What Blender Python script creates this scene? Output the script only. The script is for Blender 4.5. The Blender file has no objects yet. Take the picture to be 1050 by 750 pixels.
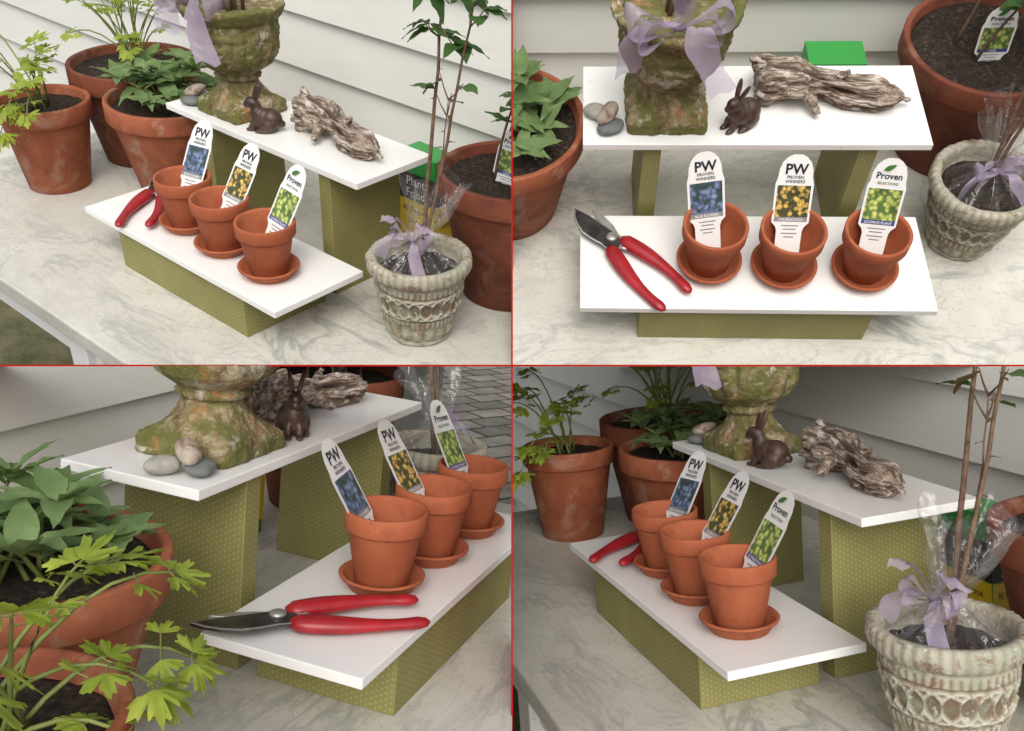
import bpy, bmesh, math, random
from mathutils import Vector, Matrix, noise, Euler
random.seed(7)
sc=bpy.context.scene
rnd=random.random
def U(a,b): return a+(b-a)*rnd()
V=Vector
# ------------------------------------------------------------ materials
MATS={}
def newmat(name):
    m=bpy.data.materials.new(name);m.use_nodes=True
    nt=m.node_tree;b=nt.nodes['Principled BSDF'];MATS[name]=m
    return m,nt,b
def N(nt,t,**k):
    n=nt.nodes.new(t)
    for a,v in k.items():
        if a in n.inputs: n.inputs[a].default_value=v
        else: setattr(n,a,v)
    return n
def ramp(nt,src,stops,interp='LINEAR'):
    r=nt.nodes.new('ShaderNodeValToRGB');r.color_ramp.interpolation=interp
    e=r.color_ramp.elements
    while len(e)<len(stops): e.new(0.5)
    for i,(p,c) in enumerate(stops):
        e[i].position=p;e[i].color=(c[0],c[1],c[2],1)
    nt.links.new(src,r.inputs[0]);return r.outputs[0]
def g3(v): return (v,v,v)
def nz(nt,scale,detail=4,dist=0,rough=.55,co=None):
    n=N(nt,'ShaderNodeTexNoise');n.inputs['Scale'].default_value=scale;n.inputs['Detail'].default_value=min(detail,4)
    n.inputs['Distortion'].default_value=dist;n.inputs['Roughness'].default_value=rough
    if co is None:
        tc=N(nt,'ShaderNodeTexCoord');co=tc.outputs['Object']
    nt.links.new(co,n.inputs['Vector']);return n.outputs['Fac']
def mixc(nt,f,a,b,mode='MIX'):
    m=nt.nodes.new('ShaderNodeMix');m.data_type='RGBA';m.blend_type=mode
    for s,i in ((f,0),(a,6),(b,7)):
        if isinstance(s,(int,float)): m.inputs[i].default_value=s
        elif isinstance(s,(tuple,list)): m.inputs[i].default_value=(s[0],s[1],s[2],1)
        else: nt.links.new(s,m.inputs[i])
    return m.outputs[2]
def bump(nt,b,h,strength=.3,dist=.002):
    n=N(nt,'ShaderNodeBump');n.inputs['Strength'].default_value=strength;n.inputs['Distance'].default_value=dist
    nt.links.new(h,n.inputs['Height']);nt.links.new(n.outputs[0],b.inputs['Normal'])
def basic(name,stops,scale=30,rough=.7,bs=.2,bd=.001,detail=4,dist=0,spec=.3):
    m,nt,b=newmat(name)
    f=nz(nt,scale,detail,dist);nt.links.new(ramp(nt,f,stops),b.inputs['Base Color'])
    b.inputs['Roughness'].default_value=rough;b.inputs['Specular IOR Level'].default_value=spec
    if bs: bump(nt,b,nz(nt,scale*4,2),bs,bd)
    return m,nt,b
def terracotta(name,a,c,salt,lo=.56):
    m,nt,b=newmat(name)
    f=ramp(nt,nz(nt,22,3),[(.3,a),(.7,c)])
    s=ramp(nt,nz(nt,14,4,.6,.7),[(lo,g3(0)),(lo+.2,g3(salt))])
    c1=mixc(nt,s,f,(.52,.40,.30))
    dk=ramp(nt,nz(nt,38,4,.4,.7),[(.56,g3(0)),(.72,g3(.5))])
    nt.links.new(mixc(nt,dk,c1,(a[0]*.45,a[1]*.5,a[2]*.6)),b.inputs['Base Color'])
    b.inputs['Roughness'].default_value=.75;b.inputs['Specular IOR Level'].default_value=.28
    bump(nt,b,nz(nt,300,2),.3,.0006)
terracotta('terracotta_clean',(.32,.082,.034),(.41,.122,.054),.2)
terracotta('terracotta_old',(.25,.068,.032),(.36,.115,.055),.5,.52)
terracotta('terracotta_dark',(.14,.04,.023),(.23,.07,.035),.3)
m,nt,b=newmat('white_paint')
c=ramp(nt,nz(nt,6,3),[(.3,(.79,.78,.75)),(.7,(.84,.835,.81))])
c=mixc(nt,ramp(nt,nz(nt,90,3,0,.7),[(.64,g3(0)),(.74,g3(.3))]),c,(.45,.40,.32))
nt.links.new(c,b.inputs['Base Color'])
b.inputs['Roughness'].default_value=.28
m,nt,b=newmat('siding_paint')
tc=N(nt,'ShaderNodeTexCoord');mp=N(nt,'ShaderNodeMapping');mp.inputs['Scale'].default_value=(1,1,6)
nt.links.new(tc.outputs['Object'],mp.inputs[0])
f=nz(nt,3,4,0,.6,mp.outputs[0]);nt.links.new(ramp(nt,f,[(.3,(.70,.695,.64)),(.7,(.77,.765,.71))]),b.inputs['Base Color'])
b.inputs['Roughness'].default_value=.5
mp2=N(nt,'ShaderNodeMapping');mp2.inputs['Scale'].default_value=(2,20,60);nt.links.new(tc.outputs['Object'],mp2.inputs[0])
bump(nt,b,nz(nt,4,2,0,.6,mp2.outputs[0]),.2,.0015)
# marble
m,nt,b=newmat('weathered_marble')
base=ramp(nt,nz(nt,5,4,.8,.65),[(.25,(.49,.475,.41)),(.5,(.575,.56,.495)),(.75,(.65,.635,.57))])
def vein(scale,dist,w,seed,amt,k):
    tc=N(nt,'ShaderNodeTexCoord');mp=N(nt,'ShaderNodeMapping');mp.inputs['Location'].default_value=(seed,seed*2,0);mp.inputs['Rotation'].default_value=(0,0,.6);mp.inputs['Scale'].default_value=(1,2.2,1)
    nt.links.new(tc.outputs['Object'],mp.inputs[0])
    f=nz(nt,scale,4,dist,.65,mp.outputs[0])
    s=N(nt,'ShaderNodeMath',operation='SUBTRACT');nt.links.new(f,s.inputs[0]);s.inputs[1].default_value=.5
    a=N(nt,'ShaderNodeMath',operation='ABSOLUTE');nt.links.new(s.outputs[0],a.inputs[0])
    r=ramp(nt,a.outputs[0],[(0,g3(amt)),(w,g3(0))])
    return mixc(nt,1.0,r,k,'MULTIPLY')
k=ramp(nt,nz(nt,4,2),[(.38,g3(.2)),(.62,g3(1))])
c=mixc(nt,vein(3.0,1.2,.035,3,.75,k),base,(.30,.30,.285))
c=mixc(nt,vein(8,.9,.025,9,.5,k),c,(.28,.28,.26))
c=mixc(nt,ramp(nt,nz(nt,9,4,.5,.7),[(.47,g3(0)),(.78,g3(.35))]),c,(.44,.40,.31))
c=mixc(nt,ramp(nt,nz(nt,160,2),[(.62,g3(0)),(.74,g3(.5))]),c,(.2,.19,.16))
nt.links.new(c,b.inputs['Base Color']);b.inputs['Roughness'].default_value=.42
# patterned green paper
m,nt,b=newmat('patterned_green_paper')
uv=N(nt,'ShaderNodeTexCoord')
def dots(off):
    mp=N(nt,'ShaderNodeMapping');mp.inputs['Scale'].default_value=(1/1.1,1/0.66,1);mp.inputs['Location'].default_value=(off,off,0)
    nt.links.new(uv.outputs['UV'],mp.inputs[0])
    fr=N(nt,'ShaderNodeVectorMath',operation='FRACTION');nt.links.new(mp.outputs[0],fr.inputs[0])
    sb=N(nt,'ShaderNodeVectorMath',operation='SUBTRACT');nt.links.new(fr.outputs[0],sb.inputs[0]);sb.inputs[1].default_value=(.5,.5,0)
    sc_=N(nt,'ShaderNodeVectorMath',operation='MULTIPLY');nt.links.new(sb.outputs[0],sc_.inputs[0]);sc_.inputs[1].default_value=(1.1,.66,0)
    ln=N(nt,'ShaderNodeVectorMath',operation='LENGTH');nt.links.new(sc_.outputs[0],ln.inputs[0]);return ln.outputs['Value']
mn=N(nt,'ShaderNodeMath',operation='MINIMUM');nt.links.new(dots(0),mn.inputs[0]);nt.links.new(dots(.5),mn.inputs[1])
d=ramp(nt,mn.outputs[0],[(0,(.36,.33,.15)),(.10,(.34,.31,.13)),(.15,(.26,.24,.08)),(.25,(.24,.225,.07))])
d2=mixc(nt,ramp(nt,nz(nt,12,4),[(.35,g3(0)),(.75,g3(.5))]),d,(.14,.13,.05))
nt.links.new(d2,b.inputs['Base Color']);b.inputs['Roughness'].default_value=.6
basic('soil',[(.3,(.015,.010,.007)),(.6,(.05,.035,.025)),(.75,(.16,.12,.09))],160,.95,.9,.004)
basic('bronze_brown',[(.3,(.03,.015,.010)),(.6,(.07,.037,.025)),(.8,(.12,.075,.05))],90,.42,.3,.001,spec=.5)
basic('twig',[(.3,(.10,.055,.035)),(.7,(.22,.14,.09))],80,.8,.4,.001)
basic('stem_green',[(.3,(.13,.17,.04)),(.7,(.25,.28,.08))],40,.6,0)
def leafm(name,a,c,c2,rough=.5):
    m,nt,b=newmat(name)
    nt.links.new(ramp(nt,nz(nt,28,3),[(.3,a),(.55,c),(.75,c2)]),b.inputs['Base Color'])
    b.inputs['Roughness'].default_value=rough;b.inputs['Specular IOR Level'].default_value=.3
    out=nt.nodes['Material Output'];tr=N(nt,'ShaderNodeBsdfTranslucent');tr.inputs[0].default_value=(c2[0]*1.3,c2[1]*1.4,c2[2],1)
    mx=N(nt,'ShaderNodeMixShader');mx.inputs[0].default_value=.2
    nt.links.new(b.outputs[0],mx.inputs[1]);nt.links.new(tr.outputs[0],mx.inputs[2]);nt.links.new(mx.outputs[0],out.inputs[0])
leafm('parsley_leaf',(.14,.20,.022),(.26,.33,.04),(.42,.44,.08))
leafm('sage_leaf',(.10,.16,.055),(.16,.24,.09),(.25,.33,.14),.65)
leafm('shrub_leaf',(.035,.08,.02),(.06,.13,.032),(.10,.19,.05))
leafm('bronze_leaf',(.10,.05,.03),(.16,.09,.045),(.12,.13,.05))
# driftwood
m,nt,b=newmat('driftwood')
tc=N(nt,'ShaderNodeTexCoord');mp=N(nt,'ShaderNodeMapping');mp.inputs['Scale'].default_value=(1,4.5,4.5);nt.links.new(tc.outputs['Object'],mp.inputs[0])
f=nz(nt,24,4,1.3,.75,mp.outputs[0])
c=ramp(nt,f,[(.33,(.04,.024,.015)),(.43,(.17,.115,.075)),(.53,(.38,.31,.245)),(.66,(.64,.59,.52))])
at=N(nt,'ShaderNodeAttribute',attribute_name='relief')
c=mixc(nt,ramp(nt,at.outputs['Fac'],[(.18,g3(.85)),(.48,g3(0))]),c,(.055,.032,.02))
c=mixc(nt,ramp(nt,nz(nt,16,4),[(.5,g3(0)),(.7,g3(.4))]),c,(.16,.09,.055))
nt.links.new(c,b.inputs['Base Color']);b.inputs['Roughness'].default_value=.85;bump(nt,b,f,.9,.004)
# mossy stone
m,nt,b=newmat('mossy_stone')
c=ramp(nt,nz(nt,34,4,.5,.8),[(.30,(.05,.035,.02)),(.43,(.18,.125,.06)),(.55,(.32,.25,.14)),(.72,(.55,.49,.38))])
c=mixc(nt,ramp(nt,nz(nt,13,4,.8,.75),[(.41,g3(0)),(.53,g3(.85))]),c,(.115,.125,.022))
c=mixc(nt,ramp(nt,nz(nt,27,4,.3,.75),[(.57,g3(0)),(.66,g3(.85))]),c,(.36,.17,.055))
c=mixc(nt,ramp(nt,nz(nt,19,4,.3,.75),[(.58,g3(0)),(.66,g3(.8))]),c,(.58,.52,.44))
nt.links.new(c,b.inputs['Base Color']);b.inputs['Roughness'].default_value=.92;bump(nt,b,nz(nt,100,4,0,.8),1,.005)
# carved pot
m,nt,b=newmat('carved_limestone')
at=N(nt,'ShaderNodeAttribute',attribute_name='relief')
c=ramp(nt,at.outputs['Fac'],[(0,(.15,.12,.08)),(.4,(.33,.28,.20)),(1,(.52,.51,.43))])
c=mixc(nt,ramp(nt,nz(nt,20,4,.4,.8),[(.45,g3(0)),(.62,g3(.7))]),c,(.29,.32,.23))
c=mixc(nt,ramp(nt,nz(nt,42,4,.3,.8),[(.52,g3(0)),(.64,g3(.8))]),c,(.19,.10,.055))
c=mixc(nt,ramp(nt,nz(nt,60,3,.3,.8),[(.58,g3(0)),(.70,g3(.8))]),c,(.58,.56,.50))
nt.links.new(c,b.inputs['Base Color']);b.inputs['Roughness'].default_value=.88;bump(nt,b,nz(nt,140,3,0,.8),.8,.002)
m,nt,b=newmat('red_vinyl');b.inputs['Roughness'].default_value=.36
nt.links.new(ramp(nt,nz(nt,40,3),[(.3,(.24,.008,.012)),(.7,(.38,.014,.02))]),b.inputs['Base Color'])
m,nt,b=basic('tool_steel',[(.3,(.05,.05,.05)),(.7,(.16,.16,.15))],50,.32,.1,.0005);b.inputs['Metallic'].default_value=.8
m,nt,b=basic('worn_steel',[(.3,(.35,.34,.31)),(.7,(.55,.53,.5))],50,.4,.1,.0005);b.inputs['Metallic'].default_value=.7
m,nt,b=newmat('tag_plastic');b.inputs['Base Color'].default_value=(.80,.80,.78,1);b.inputs['Roughness'].default_value=.35
for n_,c_ in (('ink',(.015,.015,.025)),('ink_grey',(.25,.25,.25)),('ink_green',(.05,.16,.03)),('ink_blue',(.05,.08,.24)),('carton_green',(.03,.28,.05)),('carton_black',(.015,.015,.013)),('carton_yellow',(.75,.52,.02))):
    m,nt,b=newmat(n_);b.inputs['Base Color'].default_value=(*c_,1);b.inputs['Roughness'].default_value=.4
def vor(name,scale,stops):
    m,nt,b=newmat(name);v=N(nt,'ShaderNodeTexVoronoi');v.inputs['Scale'].default_value=scale
    tc=N(nt,'ShaderNodeTexCoord')
    n=N(nt,'ShaderNodeTexNoise');n.inputs['Scale'].default_value=90;n.inputs['Detail'].default_value=2;nt.links.new(tc.outputs['Object'],n.inputs['Vector'])
    s=N(nt,'ShaderNodeVectorMath',operation='SCALE');nt.links.new(n.outputs['Color'],s.inputs[0]);s.inputs['Scale'].default_value=.008
    a=N(nt,'ShaderNodeVectorMath',operation='ADD');nt.links.new(tc.outputs['Object'],a.inputs[0]);nt.links.new(s.outputs[0],a.inputs[1])
    nt.links.new(a.outputs[0],v.inputs['Vector'])
    c=ramp(nt,v.outputs['Distance'],stops)
    c=mixc(nt,.7,c,ramp(nt,nz(nt,60,3),[(.35,g3(.45)),(.65,g3(1.3))]),'MULTIPLY')
    nt.links.new(c,b.inputs['Base Color']);b.inputs['Roughness'].default_value=.35
vor('print_blue_flowers',120,[(.1,(.28,.33,.50)),(.4,(.14,.19,.33)),(.65,(.04,.07,.07))])
vor('print_yellow_flowers',140,[(.08,(.28,.05,.02)),(.2,(.85,.62,.15)),(.4,(.55,.36,.09)),(.6,(.06,.07,.03))])
vor('print_green_leaves',140,[(.1,(.66,.66,.22)),(.35,(.44,.52,.13)),(.6,(.10,.18,.05))])
basic('pebble_light',[(.3,(.26,.25,.21)),(.7,(.42,.40,.34))],60,.7,.3,.0008)
basic('pebble_grey',[(.3,(.11,.12,.115)),(.7,(.19,.20,.19))],60,.7,.3,.0008)
basic('pebble_brown',[(.38,(.20,.13,.09)),(.5,(.34,.28,.22)),(.65,(.50,.45,.37))],40,.7,.3,.0008,dist=1)
def sheer(name,col,op,rough):
    m,nt,b=newmat(name);b.inputs['Base Color'].default_value=(*col,1);b.inputs['Roughness'].default_value=rough
    b.inputs['Alpha'].default_value=op
sheer('sheer_purple_ribbon',(.46,.38,.51),.48,.45)
m,nt,b=newmat('cellophane')
out=nt.nodes['Material Output'];gl=N(nt,'ShaderNodeBsdfGlossy');gl.inputs['Roughness'].default_value=.16;gl.inputs[0].default_value=(1,1,1,1)
df=N(nt,'ShaderNodeBsdfDiffuse');df.inputs[0].default_value=(.8,.8,.78,1)
m0=N(nt,'ShaderNodeMixShader');m0.inputs[0].default_value=.25;nt.links.new(gl.outputs[0],m0.inputs[1]);nt.links.new(df.outputs[0],m0.inputs[2])
tp=N(nt,'ShaderNodeBsdfTransparent');tp.inputs[0].default_value=(.99,.99,.99,1)
fr=N(nt,'ShaderNodeLayerWeight');fr.inputs[0].default_value=.3
rr=ramp(nt,fr.outputs['Facing'],[(0,g3(.05)),(.6,g3(.14)),(1,g3(.5))])
mx=N(nt,'ShaderNodeMixShader');nt.links.new(rr,mx.inputs[0]);nt.links.new(tp.outputs[0],mx.inputs[1]);nt.links.new(m0.outputs[0],mx.inputs[2]);nt.links.new(mx.outputs[0],out.inputs[0])
bn=N(nt,'ShaderNodeBump');bn.inputs['Strength'].default_value=.9;bn.inputs['Distance'].default_value=.004
nt.links.new(nz(nt,60,1,1.0),bn.inputs['Height']);nt.links.new(bn.outputs[0],gl.inputs['Normal'])
basic('lawn_ground',[(.3,(.05,.055,.025)),(.5,(.10,.095,.05)),(.7,(.15,.13,.08))],9,.95,.6,.02,4)
m,nt,b=newmat('concrete_pavers')
tc=N(nt,'ShaderNodeTexCoord');mp=N(nt,'ShaderNodeMapping');mp.inputs['Rotation'].default_value=(0,0,.5);nt.links.new(tc.outputs['Object'],mp.inputs[0])
br=N(nt,'ShaderNodeTexBrick');br.inputs['Scale'].default_value=1;br.inputs['Brick Width'].default_value=.24;br.inputs['Row Height'].default_value=.16;br.inputs['Mortar Size'].default_value=.011;br.inputs['Mortar Smooth'].default_value=.4
br.inputs['Color1'].default_value=(.42,.385,.32,1);br.inputs['Color2'].default_value=(.24,.22,.19,1);br.inputs['Mortar'].default_value=(.06,.06,.04,1)
nt.links.new(mp.outputs[0],br.inputs['Vector'])
nt.links.new(mixc(nt,.6,br.outputs['Color'],ramp(nt,nz(nt,9,4),[(.3,g3(.4)),(.7,g3(1.1))]),'MULTIPLY'),b.inputs['Base Color'])
b.inputs['Roughness'].default_value=.85
m,nt,b=newmat('red_paint');b.inputs['Base Color'].default_value=(.34,.006,.006,1);b.inputs['Roughness'].default_value=.8;b.inputs['Specular IOR Level'].default_value=.1

# ------------------------------------------------------------ mesh builder (cm)
SET=[]
class B:
    def __init__(s,name,origin):
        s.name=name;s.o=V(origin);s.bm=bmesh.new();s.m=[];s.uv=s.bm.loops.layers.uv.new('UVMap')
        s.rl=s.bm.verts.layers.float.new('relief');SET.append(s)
    def mi(s,n):
        if n not in s.m:s.m.append(n)
        return s.m.index(n)
    def face(s,vs,mat,smooth=True):
        try:f=s.bm.faces.new(vs)
        except ValueError:return None
        f.material_index=s.mi(mat);f.smooth=smooth;return f
    def lathe(s,prof,c,mat,seg=56,disp=0,dscale=.3,fn=None,sq=None,hf=0):
        rows=[]
        for (r,z) in prof:
            row=[]
            for i in range(seg):
                a=2*math.pi*i/seg;rr=r;rel=.5
                if fn: rr,rel=fn(r,z,a)
                p=V((rr*math.cos(a),rr*math.sin(a),z))
                if sq: p=sq(p,a)
                if disp:
                    nn=noise.fractal(V((p+V(c))*dscale),1,2,4)
                    dd=disp*nn+(hf*noise.fractal(V((p+V(c))*1.7),1,2,4) if hf else 0)
                    p+=V((math.cos(a),math.sin(a),.3))*dd
                v=s.bm.verts.new(p+V(c));v[s.rl]=rel;row.append(v)
            rows.append(row)
        for j in range(len(rows)-1):
            for i in range(seg):
                s.face([rows[j][i],rows[j][(i+1)%seg],rows[j+1][(i+1)%seg],rows[j+1][i]],mat)
        if prof[0][0]>0: s.face(rows[0][::-1],mat,False)
        if prof[-1][0]>0.01: s.face(rows[-1],mat,False)
    def box(s,a,b,mat,bev=.15,seg=2,rot=None):
        t=bmesh.new();bmesh.ops.create_cube(t,size=1)
        a=V(a);b=V(b);c=(a+b)/2;d=b-a
        for v in t.verts: v.co=V((v.co.x*d.x,v.co.y*d.y,v.co.z*d.z))
        if bev: bmesh.ops.bevel(t,geom=t.edges[:],offset=bev,segments=seg,affect='EDGES',profile=.5)
        t.normal_update();mp={}
        for v in t.verts:
            p=v.co.copy()
            if rot is not None:p=rot@p
            mp[v]=s.bm.verts.new(p+c)
        for f in t.faces:
            nf=s.face([mp[v] for v in f.verts],mat,False)
            if nf is None: continue
            nn=f.normal
            for l,ol in zip(nf.loops,f.loops):
                p=ol.vert.co+c
                if abs(nn.x)>.7:l[s.uv].uv=(p.y,p.z)
                elif abs(nn.y)>.7:l[s.uv].uv=(p.x,p.z)
                else:l[s.uv].uv=(p.x,p.y)
        t.free()
    def tube(s,path,rad,mat,seg=8,flat=1.0,up=None,cap=True):
        path=[V(p) for p in path];rows=[];n=len(path)
        for i,p in enumerate(path):
            d=(path[min(i+1,n-1)]-path[max(i-1,0)]).normalized()
            u=V(up) if up else (V((0,0,1)) if abs(d.z)<.9 else V((1,0,0)))
            x=d.cross(u).normalized();y=x.cross(d).normalized()
            r=rad[i] if isinstance(rad,(list,tuple)) else rad
            rows.append([s.bm.verts.new(p+x*r*math.cos(2*math.pi*k/seg)+y*r*flat*math.sin(2*math.pi*k/seg)) for k in range(seg)])
        for j in range(n-1):
            for k in range(seg): s.face([rows[j][k],rows[j][(k+1)%seg],rows[j+1][(k+1)%seg],rows[j+1][k]],mat)
        if cap: s.face(rows[0][::-1],mat);s.face(rows[-1],mat)
    def strip(s,path,w,side,mat):
        pr=None
        for i,p in enumerate(path):
            p=V(p);sd=V(side[i] if isinstance(side,list) else side).normalized()
            ww=w[i] if isinstance(w,list) else w
            r=[s.bm.verts.new(p+sd*ww*q+V((0,0,.1*ww*math.sin(i*1.3+q*9)))) for q in (-.5,-.25,0,.25,.5)]
            if pr:
                for k in range(4): s.face([pr[k],pr[k+1],r[k+1],r[k]],mat)
            pr=r
    def leaf(s,p,d,n,L,W,mat,curl=.3,fold=.25,k=6,pw=.8):
        p=V(p);d=V(d).normalized();side=d.cross(V(n))
        if side.length<.01: side=d.cross(V((1,.2,0)))
        side.normalize();n=side.cross(d).normalized();pr=None
        tw=U(-.25,.25)
        for i in range(k+1):
            t=i/k;w=W/2*max(.04,math.sin(math.pi*t**pw))
            c=p+d*(L*t)-n*(curl*L*t*t)+side*tw*L*.3*t*t
            wob=.06*W*math.sin(i*2.3+tw*9)
            r=[s.bm.verts.new(c-side*w+n*(fold*w+wob)),s.bm.verts.new(c),s.bm.verts.new(c+side*w+n*(fold*w-wob))]
            if pr: s.face([pr[0],pr[1],r[1],r[0]],mat);s.face([pr[1],pr[2],r[2],r[1]],mat)
            pr=r
    def lobed(s,p,d,n,R,mat):
        # fan-shaped parsley leaflet: three deep toothed lobes on a wedge base
        p=V(p);d=V(d).normalized();side=d.cross(V(n))
        if side.length<.01: side=d.cross(V((1,.2,0)))
        side.normalize();n=side.cross(d).normalized()
        base=s.bm.verts.new(p);K=36;cu=U(.1,.5);rows=[[],[]];am=1.3
        for i in range(K+1):
            a=-am+2*am*i/K;u=a/am
            lob=.50+.50*abs(math.cos(u*math.pi*1.5))**.7
            tooth=1+(.12 if i%4==2 else (-.14 if i%4==0 else 0))
            for q,fr_ in enumerate((.45,1)):
                r=R*1.7*fr_*((lob*tooth*U(.93,1.07)) if q else .95)*(1-.14*abs(a))
                x=math.cos(a)*r;y=math.sin(a)*r
                z=-cu*(x*x+y*y)/R*.28+.12*R*fr_*math.sin(7*a)+.06*R*U(-1,1)*q
                rows[q].append(s.bm.verts.new(p+d*x+side*y+n*z))
        for i in range(K):
            s.face([base,rows[0][i],rows[0][i+1]],mat);s.face([rows[0][i],rows[1][i],rows[1][i+1],rows[0][i+1]],mat)
    def addmesh(s,vs,fs,mat,smooth=True):
        m=[s.bm.verts.new(v) for v in vs]
        for f in fs: s.face([m[i] for i in f],mat,smooth)
def textmesh(txt,size,bold=.012):
    cu=bpy.data.curves.new('t','FONT');cu.body=txt;cu.size=size;cu.align_x='CENTER';cu.resolution_u=2;cu.offset=bold*size
    o=bpy.data.objects.new('t',cu);sc.collection.objects.link(o);bpy.context.view_layer.update()
    me=bpy.data.meshes.new_from_object(o.evaluated_get(bpy.context.evaluated_depsgraph_get()))
    vs=[v.co.copy() for v in me.vertices];fs=[list(p.vertices) for p in me.polygons]
    bpy.data.objects.remove(o);bpy.data.curves.remove(cu);bpy.data.meshes.remove(me);return vs,fs
def remeshed(parts,vox,smooth=6):
    bm=bmesh.new()
    for (c,r,rot) in parts:
        t=Matrix.Translation(V(c))@(rot.to_matrix().to_4x4() if rot else Matrix())@Matrix.Diagonal((r[0],r[1],r[2],1))
        bmesh.ops.create_icosphere(bm,subdivisions=4,radius=1,matrix=t)
    me=bpy.data.meshes.new('r');bm.to_mesh(me);bm.free()
    o=bpy.data.objects.new('r',me);sc.collection.objects.link(o)
    md=o.modifiers.new('r','REMESH');md.mode='VOXEL';md.voxel_size=vox
    ms_=o.modifiers.new('s','SMOOTH');ms_.iterations=smooth;ms_.factor=.5
    bpy.context.view_layer.update()
    m2=bpy.data.meshes.new_from_object(o.evaluated_get(bpy.context.evaluated_depsgraph_get()))
    vs=[v.co.copy() for v in m2.vertices];fs=[list(p.vertices) for p in m2.polygons]
    bpy.data.objects.remove(o);return vs,fs
H1=8.4;H2=22.4
# ---- setting
g=B('lawn',(-100,0,-72));g.box((-300,-70,-74),(138,55,-72),'lawn_ground',0)
g=B('brick_paving',(200,100,-72));g.box((138.1,-70,-74),(1500,900,-72),'concrete_pavers',0)
w=B('clapboard_siding_wall',(0,57,0))
e=11.0;pts=[];zz=19-9*e
while zz<60:
    pts+= [(55.6,zz),(56.9,zz+e)];zz+=e
for k in range(len(pts)-1):
    (y0,z0),(y1,z1)=pts[k],pts[k+1]
    vs=[w.bm.verts.new((-350,y0,z0)),w.bm.verts.new((134,y0,z0)),w.bm.verts.new((134,y1,z1)),w.bm.verts.new((-350,y1,z1))]
    w.face(vs,'siding_paint',False)
w.box((-350,57.2,-80),(134,66,pts[-1][1]),'siding_paint',0)
w.box((134.05,54.8,-80),(141,66,pts[-1][1]),'white_paint',.2)
t=B('marble_top_table',(15,20,0))
t.box((-50,-16,-3),(79,54.5,0),'weathered_marble',.35)
t.box((-46,-12,-11),(75,-10,-3.05),'white_paint',.1);t.box((-46,49,-11),(75,51,-3.05),'white_paint',.1)
for x in (-44,12,68):
    for y in (-13.5,47): t.box((x,y,-72),(x+5.5,y+5.5,-3.05),'white_paint',.2)
# ---- shelf
s=B('two_tier_plant_shelf',(25,18,0))
s.box((0,0,H1-1.1),(50.6,17.6,H1),'white_paint',.12)
s.box((.1,18.5,H2-1.1),(49,35,H2),'white_paint',.12)
GP='patterned_green_paper'
s.box((8.8,.7,.02),(42.2,16.8,H1-1.13),GP,.08)
s.box((8.8,19.2,.02),(11.4,34.6,H2-1.13),GP,.08)
s.box((39.4,19.2,.02),(42,34.6,H2-1.13),GP,.08)
# ---- small pots
def potprof(rb,rt,h,rim,th=.5):
    rm=rb+(rt-rb)*(h-rim)/h*.92
    return [(rb*.96,0),(rb,.15),(rm,h-rim-.1),(rm+.05,h-rim),(rt-.15,h-rim+.02),(rt-.05,h-rim+.2),(rt,h-.2),(rt-.1,h-.03),(rt-.25,h),(rt-th,h-.05),(rt-th-.1,h-.4),(rm-th,h-rim),(rb-th,1.0),(.01,.9)]
def tag(o,base,lean,roll,yaw,printm,title,kind=0,L=1.0):
    M=Matrix.Translation(V(base))@Matrix.Rotation(yaw,4,'Z')@Matrix.Rotation(-lean,4,'X')@Matrix.Rotation(roll,4,'Y')
    key=[(1.3,0),(1.75,.5),(1.8,5),(2.0,5.6),(2.6,6.2),(2.65,11.6),(2.4,12.4),(2.3,13.6),(1.95,14.6),(1.3,15.3),(.6,15.65)]
    prof=[]
    for i in range(len(key)-1):
        n=max(1,int((key[i+1][1]-key[i][1])/.4))
        for j in range(n): prof.append((key[i][0]+(key[i+1][0]-key[i][0])*j/n,key[i][1]+(key[i+1][1]-key[i][1])*j/n))
    prof.append(key[-1])
    bend=lambda z:.25*math.sin(z/15*2.5)
    for yy,rev in ((-.03,False),(.03,True)):
        L_=[o.bm.verts.new(M@V((-x,yy+bend(z*L),z*L))) for x,z in prof];R_=[o.bm.verts.new(M@V((x,yy+bend(z*L),z*L))) for x,z in prof]
        for i in range(len(prof)-1):
            f=[L_[i],R_[i],R_[i+1],L_[i+1]];o.face(f[::-1] if rev else f,'tag_plastic',False)
    def patch(x0,x1,z0,z1,mat,yy=-.07):
        z0*=L;z1*=L
        K=max(1,int((z1-z0)/.4));pr=None
        for i in range(K+1):
            z=z0+(z1-z0)*i/K
            r=[o.bm.verts.new(M@V((x0,yy+bend(z),z))),o.bm.verts.new(M@V((x1,yy+bend(z),z)))]
            if pr:o.face([pr[0],pr[1],r[1],r[0]],mat,False)
            pr=r
    patch(-2.3,2.3,7.0,11.4,printm)
    patch(-2.3,2.3,6.35,7.0,'ink_blue' if kind else 'ink_grey',-.075)
    def text(t,sz,x,z,mat,bold=.012):
        vs,fs=textmesh(t,sz,bold);o.addmesh([M@V((v.x+x,-.09+bend((z+v.y)*L),(z+v.y)*L)) for v in vs],fs,mat,False)
    if not kind:
        text('PW',2.0,0,13.0,'ink',.025);text('PROVEN',.62,0,12.35,'ink');text('WINNERS',.62,0,11.75,'ink')
    else:
        text('Proven',1.25,0,12.8,'ink',.02);text('SELECTIONS',.52,0,12.0,'ink_green')
        o.leaf(M@V((-1,-.12,14.0*L)),M.to_3x3()@V((1,0,.5)),M.to_3x3()@V((0,-1,0)),1.8,.7,'ink_green',0,0)
    for i,(ww,zz_) in enumerate([(1.2,5.7),(.9,5.2),(1.1,4.6),(.7,4.1)]):
        patch(-ww,ww,zz_,zz_+.16,'ink_grey')
    text(title,.5,0,6.48,'tag_plastic')
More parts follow.
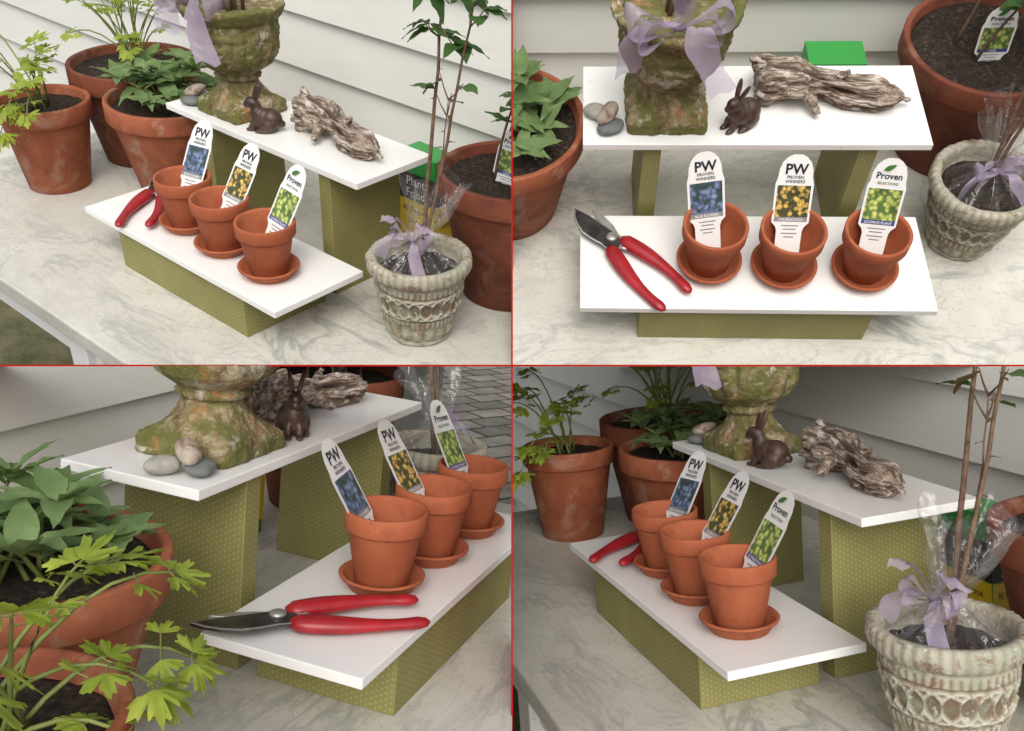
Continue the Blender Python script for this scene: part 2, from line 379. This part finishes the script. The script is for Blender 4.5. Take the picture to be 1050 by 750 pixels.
for i,(x,y) in enumerate([(18.8,8.0),(29.5,7.2),(41.0,6.9)]):
    o=B('small_terracotta_pot',(x,y,H1+1))
    o.lathe(potprof(2.95,4.6,8.4,2.2,.45),(x,y,H1+.75),'terracotta_clean',64,.05,.3)
    o2=B('terracotta_saucer',(x,y,H1))
    o2.lathe([(3.3,0.02),(3.5,.1),(4.35,1.5),(4.55,1.62),(4.7,1.5),(4.75,1.7),(4.6,1.85),(4.35,1.8),(4.1,1.6),(3.2,.6),(.01,.55)],(x,y,H1),'terracotta_clean',64,.04,.3)
    o3=B('plant_tag',(x,y,H1+8))
    a=[(.55,-.05,.12,'print_blue_flowers','BLUE FLOWERS',0),(.58,.02,.0,'print_yellow_flowers','CALIBRACHOA',0),(.52,.06,-.05,'print_green_leaves','LICORICE PLANT',1)][i]
    tag(o3,(x-.2,y-1.2,H1+2.5),a[0],a[1],a[2],a[3],a[4],a[5],1.02)
# ---- secateurs
o=B('pruning_shears',(6,10,H1))
piv=V((4.6,12.0,H1+1.1));ax=V((13.6,1.2,0))-V((4.2,12.7,0));ax.z=0;ax.normalize();sd=V((-ax.y,ax.x,0))
def P2(a,b_,z=0): return piv+ax*a+sd*b_+V((0,0,z))
def plate(outl,z0,z1,mat):
    n=len(outl);ca=sum(a for a,_ in outl)/n;cb=sum(b_ for _,b_ in outl)/n
    lo=[o.bm.verts.new(P2(a,b_,z0)) for a,b_ in outl]
    hi0=[o.bm.verts.new(P2(a,b_,z1-.06)) for a,b_ in outl]
    hi=[o.bm.verts.new(P2(a+(ca-a)*.06,b_+(cb-b_)*.12,z1)) for a,b_ in outl]
    o.face(lo[::-1],mat,False);o.face(hi,mat,False)
    for i in range(n):
        j=(i+1)%n;o.face([lo[i],lo[j],hi0[j],hi0[i]],mat,False);o.face([hi0[i],hi0[j],hi[j],hi[i]],'worn_steel' if mat=='tool_steel' else mat,False)
plate([(-8.2,-.5),(-7,-1.5),(-5.4,-2.3),(-3.6,-2.7),(-1.8,-2.4),(0,-1.9),(1.8,-1.8),(2.8,-.8),(1.6,1.1),(0,1.35),(-1.5,1.0),(-3.5,.7),(-5.8,.3)],-.12,.22,'tool_steel')
plate([(-6.4,1.6),(-4.6,2.2),(-2,2.1),(0,1.6),(1.8,1.9),(2.6,.9),(.6,-.8),(-1,-.2),(-2.8,.9),(-4.8,1.1)],-.55,-.16,'worn_steel')
o.lathe([(.85,0),(.85,.28),(.55,.45),(.01,.48)],P2(0,.1,.22),'worn_steel',20)
def handle(sgn,z):
    path=[];rad=[]
    for i in range(17):
        u=i/16;a=1.0+13.4*u;b_=sgn*(1.15+1.25*math.sin(u*2.3)+.35*u)
        path.append(P2(a,b_,z-.12*u));rad.append((.98+.24*math.sin(u*5.5+.4)) if .03<u<.97 else .6)
    path.append(P2(14.75,sgn*2.35,z-.14));rad.append(.2)
    o.tube(path,rad,'red_vinyl',18,.72,(0,0,1))
handle(1,.12);handle(-1,-.08)
o.tube([P2(1.6,.6,0),P2(2.4,.1,0),P2(3,.5,0)],.28,'worn_steel',8)
# ---- big pots
def bigpot(name,x,y,rb,rt,h,rim,mat,wob=.08):
    o=B(name,(x,y,0));o.lathe(potprof(rb,rt,h,rim,.9),(x,y,0.02),mat,96,wob,.12)
    r=rt-1.1
    o.lathe([(r,h-1.75)]+[(r*(1-k/14),h-1.65+.1*math.sin(k)) for k in range(1,14)]+[(.01,h-1.5)],(x,y,0),'soil',60,.35,.8,hf=.25)
    return o
bigpot('terracotta_flower_pot',-30,11,5.8,8.7,17.3,3.3,'terracotta_old')
bigpot('terracotta_flower_pot',-31.5,32,8.5,12.9,20,4,'terracotta_dark')
bigpot('terracotta_flower_pot',-12,27.5,8.2,12.6,18.5,3.6,'terracotta_old')
bigpot('terracotta_flower_pot',61.5,41,8,12.4,22,3.8,'terracotta_dark')
def bez(a,b_,c,n=7):
    return [V(a)*(1-t)**2+V(b_)*2*t*(1-t)+V(c)*t*t for t in [i/(n-1) for i in range(n)]]
def parsleyleaf(o,tip,d,size,mat='parsley_leaf'):
    d=V(d).normalized();n=V((U(-.4,.4),U(-.5,.3),1)).normalized();sd=d.cross(n).normalized()
    o.lobed(tip,d,n,size,mat)
    for sg in (1,-1):
        st=V(tip)-d*size*.3
        e_=st+sd*sg*size*.35+d*.1*size
        o.tube([st,e_],.06,'stem_green',4,cap=False)
        o.lobed(e_,(d*.45+sd*sg).normalized(),n+V((U(-.4,.4),U(-.4,.4),0)),size*.85,mat)
        st2=V(tip)-d*size*1.9;e2=st2+sd*sg*size*.8+V((0,0,-.1))
        if rnd()<.7:
            o.tube([st2,e2],.06,'stem_green',4,cap=False);o.lobed(e2,(d*.4+sd*sg).normalized(),n+V((U(-.5,.5),U(-.5,.5),0)),size*.7,mat)
def parsley(origin,base,tips,size):
    o=B('parsley_plant',origin)
    for tp in tips:
        tp=V(tp);bs=V(base)+V((U(-2,2),U(-2,2),0))
        mid=(bs+tp)/2+V((0,0,abs((tp-bs).xy.length)*.4+1.5))
        path=bez(bs,mid,tp);o.tube(path,[.19,.18,.17,.15,.13,.11,.09],'stem_green',6)
        d=(path[-1]-path[-2]).normalized();parsleyleaf(o,tp,d,size*U(.8,1.15))
        if rnd()<.4:
            q=path[4];parsleyleaf(o,q+V((U(-2,2),U(-2,2),.5)),(U(-1,1),U(-1,1),.1),size*.6)
    return o
parsley((-30,11,16),(-30,11,15.5),[(-20,5,24.5),(-20,3.0,18.5),(-22,8,25.5),(-25,2,19),(-24.5,9,26),(-43,7,27),(-45,9,30),(-39,3,25),(-34,5,27),(-26,0,14),(-36,15,26)],1.9)
tips=[]
for i in range(20):
    a=U(0,6.28);r=U(3,15);tips.append((-32+r*math.cos(a),31+r*.7*math.sin(a),U(29,42)-r*.4))
parsley((-32,31,20),(-31.5,32,18.5),tips,1.35)
o=B('sage_plant',(-12,27,18))
for i in range(12):
    a=i*2.4;r=2.5+9*math.sqrt((i+.5)/12)
    b0=V((-12+U(-4,4),27.5+U(-4,4),16.5));tp=V((-12.5+r*math.cos(a)-1,27.5+r*.75*math.sin(a),U(21,26.5)-r*.3))
    if tp.x>-4: tp.x=-5+U(-1,1);tp.z=min(tp.z,21)
    path=bez(b0,(b0+tp)/2+V((0,0,3)),tp);o.tube(path,[.25,.23,.2,.18,.16,.14,.1],'stem_green',6)
    for j in (3,5,6):
        m_=2 if j<6 else 5;a0=U(0,6.28)
        for q in range(m_):
            aa=a0+q*6.283/m_+U(-.3,.3);dd=V((math.cos(aa),math.sin(aa),U(.2,.9) if j<6 else U(.3,1.2)))
            o.leaf(path[j],dd,(0,0,1),U(4.2,6.4),U(1.9,2.7),'sage_leaf',U(.15,.55),.3,8,.75)
# ---- urn
UX,UY=12,26
o=B('stone_urn',(UX,UY,H2))
def sqf(p,a):
    z=p.z;w_=1 if z<2.4 else max(0,1-(z-2.4)/1.6)
    q=min(1/max(abs(math.cos(a)),abs(math.sin(a))),1.34)
    s_=1+(q-1)*w_;return V((p.x*s_,p.y*s_,p.z))
key=[(0,0),(5.6,.02),(5.75,.3),(5.7,1.9),(5.4,2.2),(5.1,2.4),(4.6,3.0),(3.9,4.2),(3.3,5.4),(3.2,5.9),(3.8,6.2),(3.9,6.7),(3.5,7.1),(4.4,7.8),(6.0,9.2),(6.9,11.2),(7.3,13.5),(7.3,16.5),(7.3,18.2),(7.9,18.8),(8.2,19.6),(8.7,20.6),(8.7,21.3),(8.0,21.6),(7.3,21.0),(6.8,19.8),(.01,19.6)]
key=[(r,z if z<7 else 7+(z-7)*.80) for r,z in key]
prof=[]
for k in range(len(key)-1):
    n=max(2,int(abs(key[k+1][1]-key[k][1])/.28))
    for j in range(n): prof.append((key[k][0]+(key[k+1][0]-key[k][0])*j/n,key[k][1]+(key[k+1][1]-key[k][1])*j/n))
prof=prof[1:]
def urnfn(r,z,a):
    rr=r
    if 7.6<z<15.8: rr+=(.5*abs(math.sin(a*8))-.25)*math.sin((z-7.6)/8.2*math.pi)
    if 13.6<z<14.6 and r>6: rr+=.2
    return rr,.5
o.lathe(prof,(UX,UY,H2),'mossy_stone',160,.28,.35,urnfn,sqf,.2)
o=B('dormant_potted_twigs',(UX,UY,H2+17))
for i in range(9):
    b0=V((UX+U(-1.5,1.5),UY+U(-1.5,1.5),H2+16.5));tp=b0+V((U(-5,5),U(-4,4),U(12,20)))
    o.tube(bez(b0,(b0+tp)/2+V((U(-1,1),U(-1,1),2)),tp),[.35,.33,.3,.27,.24,.2,.12],'twig',7)
def bow(name,c,sz,front,tails):
    o=B(name,c);c=V(c);f=V(front).normalized();sd=V((0,0,1)).cross(f).normalized();R='sheer_purple_ribbon'
    for sg in (1,-1):
        for k,(ll,dz) in enumerate(((1,.35),(.8,-.1))):
            path=[];sides=[]
            for i in range(13):
                t=i/12*math.pi
                p=c+sd*sg*sz*ll*math.sin(t)**.8*1.2+V((0,0,sz*(.35*math.sin(2*t)+dz*math.sin(t))))+f*(.5+.4*math.sin(t)*k)
                path.append(p);sides.append(f*1.0+V((0,0,.5*math.cos(t*2))))
            o.strip(path,[sz*.2+sz*.5*math.sin(i/12*math.pi) for i in range(13)],sides,R)
    for tl in tails:
        path=[];sides=[];tl=V(tl)
        for i in range(13):
            t=i/12;p=c+f*.7+tl*t+V((0,0,sz*.7*math.sin(t*math.pi)))+sd*sz*.15*math.sin(t*7)
            path.append(p);sides.append(sd+f*.5*math.sin(t*5))
        o.strip(path,[sz*(.25+.5*math.sin(min(1,i/8)*math.pi/2)) for i in range(13)],sides,R)
    o.tube([c+sd*.5,c-sd*.5],[.5,.5],R,10)
bow('sheer_ribbon_bow',(UX-.5,UY-6.8,H2+19.3),5.6,(.15,-1,.3),[(6,-2.5,-8),(-6.5,-1,-6),(-2,-1,7)])
# ---- rabbit figurine
c=V((22.6,22.7,H2));o=B('bronze_rabbit_figurine',c)
parts=[((0,0,1.9),(2.2,1.5,1.8),None),((1.0,0,1.9),(1.7,1.7,1.8),None),((-1.2,0,2.6),(1.15,1.1,1.7),None),
((-1.8,0,4.4),(1.25,.88,.9),Euler((0,.35,0))),((-2.75,0,4.05),(.6,.55,.5),None),((-1.3,0,3.5),(.95,.85,1.1),None),
((2.6,0,1.3),(.6,.6,.6),None),((-1.9,.6,.9),(.5,.42,1.1),None),((-1.9,-.6,.9),(.5,.42,1.1),None),((-2.3,.6,.3),(.8,.42,.32),None),((-2.3,-.6,.3),(.8,.42,.32),None),
((.7,1.25,1.2),(1.3,.7,1.1),None),((.7,-1.25,1.2),(1.3,.7,1.1),None),((-.2,1.35,.3),(1.4,.5,.35),None),((-.2,-1.35,.3),(1.4,.5,.35),None),
((-1.0,.55,6.1),(.52,.28,1.65),Euler((-.22,.3,0))),((-1.0,-.55,6.1),(.52,.28,1.65),Euler((.22,.3,0)))]
vs,fs=remeshed(parts,.14,2)
Rm=Matrix.Rotation(math.radians(35),3,'Z')
o.addmesh([c+Rm@(v*1.05) for v in vs],fs,'bronze_brown')
for sg in (1,-1):
    vs,fs=remeshed([((-2.25,sg*.78,4.8),(.17,.12,.17),None)],.05,0);o.addmesh([c+Rm@v for v in vs],fs,'ink')
# ---- driftwood
o=B('driftwood_log',(35,28,H2+3));n=130;K=96;rows=[]
for i in range(n):
    t=i/(n-1);cx=25.0+20.6*t;cy=28.8-2.0*t+.6*math.sin(t*5);cz=H2+2.8-1.1*t+.3*math.sin(t*7)
    R=(2.9-1.2*t)*(1 if 0.05<t<.93 else (.7+.3*min(t,.05)/.05 if t<=.05 else max(.25,1-(t-.93)/.07*.75)))
    R*=1+.13*math.sin(t*11)+.08*math.sin(t*23+1)
    row=[]
    for k in range(K):
        a=2*math.pi*k/K
        q=V((t*4,math.cos(a)*1.6,math.sin(a)*1.6))
        gr=noise.fractal(V((t*5,math.cos(a)*7,math.sin(a)*7)),1,2,3)
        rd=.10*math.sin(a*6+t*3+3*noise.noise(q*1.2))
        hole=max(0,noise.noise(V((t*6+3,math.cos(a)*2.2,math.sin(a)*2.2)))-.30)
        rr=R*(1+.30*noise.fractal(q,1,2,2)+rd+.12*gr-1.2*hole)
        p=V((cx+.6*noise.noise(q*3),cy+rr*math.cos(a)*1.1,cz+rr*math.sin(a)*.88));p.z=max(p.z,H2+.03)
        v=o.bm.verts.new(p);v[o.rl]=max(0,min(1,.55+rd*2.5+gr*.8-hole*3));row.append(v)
    rows.append(row)
for j in range(n-1):
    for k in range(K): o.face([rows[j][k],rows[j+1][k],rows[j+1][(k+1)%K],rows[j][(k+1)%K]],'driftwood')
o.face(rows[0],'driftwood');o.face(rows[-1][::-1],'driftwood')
def stub(a,b_,r0,r1):
    a=V(a);b_=V(b_);n0=len(o.bm.verts);path=[a.lerp(b_,i/9)+V((U(-.2,.2),U(-.2,.2),U(-.15,.15))) for i in range(10)]
    o.tube(path,[r0+(r1-r0)*i/9+U(-.1,.1) for i in range(10)],'driftwood',12)
    o.bm.verts.ensure_lookup_table()
    for v in o.bm.verts[n0:]: v[o.rl]=.6
stub((26,29,H2+4),(24.0,30,H2+5.8),1.2,.5);stub((32,26,H2+2.4),(33.5,23.6,H2+1.1),1.0,.45);stub((36,28,H2+3.2),(37.5,28.3,H2+4.7),.8,.3);stub((43,27,H2+1.8),(46.8,26,H2+1.3),.9,.25)
# ---- pebbles
def pebble(c,r,rot,mat):
    o=B('pebble',c);vs,fs=remeshed([((0,0,0),r,Euler(rot))],.18,1)
    o.addmesh([V(c)+v*(1+.12*noise.noise(v*.6+V(c))) for v in vs],fs,mat)
pebble((4.0,21.3,H2+.8),(2.1,1.5,.8),(0,0,.4),'pebble_grey')
pebble((2.0,24.2,H2+.95),(2.0,1.4,.95),(0,0,-.3),'pebble_light')
pebble((3.6,22.5,H2+2.25),(2.1,1.25,.9),(0,-.3,.9),'pebble_brown')
# ---- carved pot
cx,cy=60,20.6
o=B('carved_stone_planter',(cx,cy,0))
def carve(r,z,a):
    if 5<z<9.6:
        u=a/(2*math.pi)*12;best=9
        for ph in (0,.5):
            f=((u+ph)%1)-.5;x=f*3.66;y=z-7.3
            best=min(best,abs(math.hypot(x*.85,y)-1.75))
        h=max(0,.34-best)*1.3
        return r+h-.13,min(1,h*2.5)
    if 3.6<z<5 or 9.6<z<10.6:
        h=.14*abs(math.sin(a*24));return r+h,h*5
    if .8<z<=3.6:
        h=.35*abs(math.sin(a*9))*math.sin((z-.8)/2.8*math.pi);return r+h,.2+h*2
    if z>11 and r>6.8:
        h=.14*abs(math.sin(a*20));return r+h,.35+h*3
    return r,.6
prof=[(4.8,.02),(5.1,.3),(5.1,.8)]
for i in range(60):
    z=.8+10.2*i/59;prof.append((5.0+2.0*math.sin((z-.8)/10.2*math.pi/2),z))
prof+=[(7.1,11.1),(7.6,11.4),(8.0,11.8),(8.2,12.3),(8.25,12.9),(8.15,13.4),(7.9,13.8),(7.5,13.9),(7.0,13.8),(6.7,13.3),(6.5,12),(6.3,10.8)]
prof=[(r*.97,z) for r,z in prof]
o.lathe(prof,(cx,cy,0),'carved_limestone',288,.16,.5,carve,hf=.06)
o.lathe([(6.4,10.9),(6,11.2),(4,11.5),(2,11.6),(.01,11.6)],(cx,cy,0),'soil',48,.5,.7,hf=.2)
o=B('young_shrub',(cx,cy,12))
def branch(a,b_,r0):
    a=V(a);b_=V(b_);mid=(a+b_)/2+V((U(-1,1),U(-1,1)+1.0,0))
    path=[p+V((U(-.15,.15),U(-.15,.15),0)) for p in bez(a,mid,b_,12)]
    o.tube(path,[r0*(1-.055*i) for i in range(12)],'twig',7);return path
for tp,r0,j0,nl in (((59.5,26.5,58),.38,8,3),((66.5,25.5,56),.32,8,3),((63.5,23,38),.18,10,1)):
    path=branch((cx+U(-.6,.6),cy+U(-.6,.6),11.5),tp,r0)
    for j in range(4,12):
        if j<j0:
            for q in range(1):
                a2=U(0,6.28);o.leaf(path[j],(math.cos(a2),math.sin(a2),U(-.2,.5)),(0,0,1),U(.8,1.5),.6,'bronze_leaf',.4,.2,4)
            continue
        for q in range(2):
            aa=U(0,6.28);ln=U(2.5,5.5);e_=path[j]+V((math.cos(aa)*ln*.7,math.sin(aa)*ln*.7,ln*.7))
            o.tube([path[j],(path[j]+e_)/2+V((0,0,-.3)),e_],[.13,.10,.06],'twig',5)
            for q2 in range(nl):
                a2=U(0,6.28);pp_=path[j].lerp(e_,U(.5,1))
                o.leaf(pp_,(math.cos(a2),math.sin(a2),U(-.6,.4)),(0,0,1),U(3,4.4),U(2.0,2.8),'shrub_leaf' if rnd()<.9 else 'bronze_leaf',U(.1,.5),.2,6,.7)
o=B('cellophane_wrap',(cx,cy,14));seg=84;rows=[]
for (r,z) in [(5.6,12.2),(4.8,13),(3.2,14.2),(1.6,15.4),(1.0,16.2),(1.2,17),(1.9,18.4),(2.6,20),(3.2,21.6),(3.7,23),(4.1,24.4)]:
    row=[]
    for k in range(seg):
        a=2*math.pi*k/seg
        rr=r*(1+.22*math.sin(a*9+z*.25)+.12*math.sin(a*17-z*.5)+.2*noise.noise(V((math.cos(a)*2,math.sin(a)*2,z*.3))))
        ln=max(0,z-16)
        row.append(o.bm.verts.new((cx+rr*math.cos(a)+.15*ln,cy+rr*math.sin(a)+.3*ln,z+(1.8*math.sin(a*4)+1.4*math.sin(a*7+1))*(max(0,z-19)/6))))
    rows.append(row)
for j in range(len(rows)-1):
    for k in range(seg): o.face([rows[j][k],rows[j][(k+1)%seg],rows[j+1][(k+1)%seg],rows[j+1][k]],'cellophane')
bow('sheer_ribbon_bow',(cx-.2,cy-1.2,16.3),2.9,(.2,-1,.2),[(5,-3,-4),(-5,-2,-3.5),(-3,-2,3),(3,1,2)])
o=B('leggy_geranium',(61.5,41,20))
for i in range(5):
    b0=V((61.5+U(-5,5),41+U(-4,4),19.5));tp=b0+V((U(1,8),U(-2,4),U(12,24)))
    path=bez(b0,(b0+tp)/2+V((U(-1,1),U(-1,1),2)),tp);o.tube(path,[.25,.24,.22,.2,.18,.15,.1],'twig',6)
    for j in range(4,7):
        for q in range(3):
            a2=U(0,6.28);o.leaf(path[j],(math.cos(a2),math.sin(a2),U(-.3,.6)),(0,0,1),U(2.5,4.5),U(1.8,2.9),'shrub_leaf',U(.1,.5),.2)
o=B('plant_tag',(60,36,24));tag(o,(61.5,37.5,17),.25,.05,.1,'print_green_leaves','HERB',1,.75)
# fertiliser carton
o=B('fertilizer_carton',(40,43,9))
o.box((35.5,40.5,.02),(44.5,46,18),'carton_green',.1)
o.box((35.45,40.42,9.5),(44.56,40.49,14.5),'carton_black',0);o.box((44.51,40.5,9.5),(44.58,45.9,14.5),'carton_black',0)
o.box((35.5,40.38,2),(44.5,40.47,9.3),'carton_yellow',0);o.box((44.52,40.6,2),(44.6,45.8,9.3),'carton_yellow',0)
for t_,sz,zz_ in (('Plant',2.3,12.3),('Food',2.3,10.1),('All Purpose',1.35,7.2),('24-8-16',1.2,5)):
    vs,fs=textmesh(t_,sz,0);col='tag_plastic' if zz_>9 else 'carton_black'
    o.addmesh([V((40+v.x,40.34,zz_+v.y)) for v in vs],fs,col,False)
    o.addmesh([V((44.64,43.2+v.x*.6,zz_+v.y)) for v in vs],fs,col,False)
# ------------------------------------------------------------ four diorama placements
POSE=[([.7712,.6348,.0475],[-.5053,.6559,-.5607],[152.29,-74.55,83.51],-1,1),
([.9984,.0402,-.0388],[-.0544,.5392,-.8404],[-2.03,-83.27,122.53],1,1),
([.3419,-.9346,.0979],[.9301,.3217,-.1773],[-73.17,-36.47,52.9],-1,-1),
([.283,.9565,-.0711],[-.9535,.2726,-.1288],[141.49,-47.8,56.66],1,-1)]
PITCH=56
cam=bpy.data.cameras.new('camera');co=bpy.data.objects.new('camera',cam);sc.collection.objects.link(co);sc.camera=co
co.matrix_world=Matrix.Translation((0,0,2.6))@Matrix.Rotation(math.radians(90-PITCH),4,'X')
cam.sensor_width=36;cam.lens=36*1000/1050;cam.clip_start=.02;cam.clip_end=200
CM=co.matrix_world.copy()
for (x,zf,C,sx,sy) in POSE:
    x=V(x).normalized();zf=V(zf);zf=(zf-x*zf.dot(x)).normalized();up=x.cross(zf)
    C=V(C)*.01
    R=Matrix((x,up,-zf))
    M=CM@(R.to_4x4()@Matrix.Translation(-C))
    for s in SET:
        bm=s.bm.copy()
        bmesh.ops.scale(bm,vec=(.01,)*3,verts=bm.verts)
        for no in (x*(-sx),up*(-sy)):
            bmesh.ops.bisect_plane(bm,geom=bm.verts[:]+bm.edges[:]+bm.faces[:],plane_co=C,plane_no=no,clear_outer=True)
        if len(bm.faces)<1: bm.free();continue
        org=s.o*.01
        bmesh.ops.translate(bm,vec=-org,verts=bm.verts)
        me=bpy.data.meshes.new(s.name);bm.to_mesh(me);bm.free()
        for mn_ in s.m: me.materials.append(MATS[mn_])
        ob=bpy.data.objects.new(s.name,me);sc.collection.objects.link(ob)
        ob.matrix_world=M@Matrix.Translation(org)
# thin red divider lattice standing between the four displays
o=bmesh.new()
def bx(a,b_):
    a=V(a);b_=V(b_);bmesh.ops.create_cube(o,size=1,matrix=Matrix.Translation((a+b_)/2)@Matrix.Diagonal((*(b_-a),1)))
bx((-.0009,-.42,-1.15),(.0009,.42,-1.0));bx((-.62,-.0009,-1.149),(-.0010,.0009,-1.001));bx((.0010,-.0009,-1.149),(.62,.0009,-1.001))
me=bpy.data.meshes.new('red_display_divider');o.to_mesh(me);o.free();me.materials.append(MATS['red_paint'])
ob=bpy.data.objects.new('red_display_divider',me);sc.collection.objects.link(ob);ob.matrix_world=CM
# ------------------------------------------------------------ light
w=bpy.data.worlds.new('World');sc.world=w;w.use_nodes=True;nt=w.node_tree
bg=nt.nodes['Background'];sky=nt.nodes.new('ShaderNodeTexSky');sky.sky_type='NISHITA';sky.sun_disc=False
EL=PITCH+18;sky.sun_elevation=math.radians(EL);sky.sun_rotation=math.radians(180);sky.dust_density=5;sky.air_density=1
hs=nt.nodes.new('ShaderNodeHueSaturation');hs.inputs['Saturation'].default_value=.25
nt.links.new(sky.outputs[0],hs.inputs['Color']);nt.links.new(hs.outputs[0],bg.inputs[0]);bg.inputs[1].default_value=.15
sl=bpy.data.lights.new('sun','SUN');sl.energy=1.5;sl.angle=math.radians(45);sl.color=(1,.96,.87)
so=bpy.data.objects.new('sun',sl);sc.collection.objects.link(so)
so.rotation_euler=(math.radians(90-EL),0,0)
bg.inputs[1].default_value=.15*1.25
sc.view_settings.view_transform='Standard';sc.view_settings.look='None';sc.view_settings.exposure=0
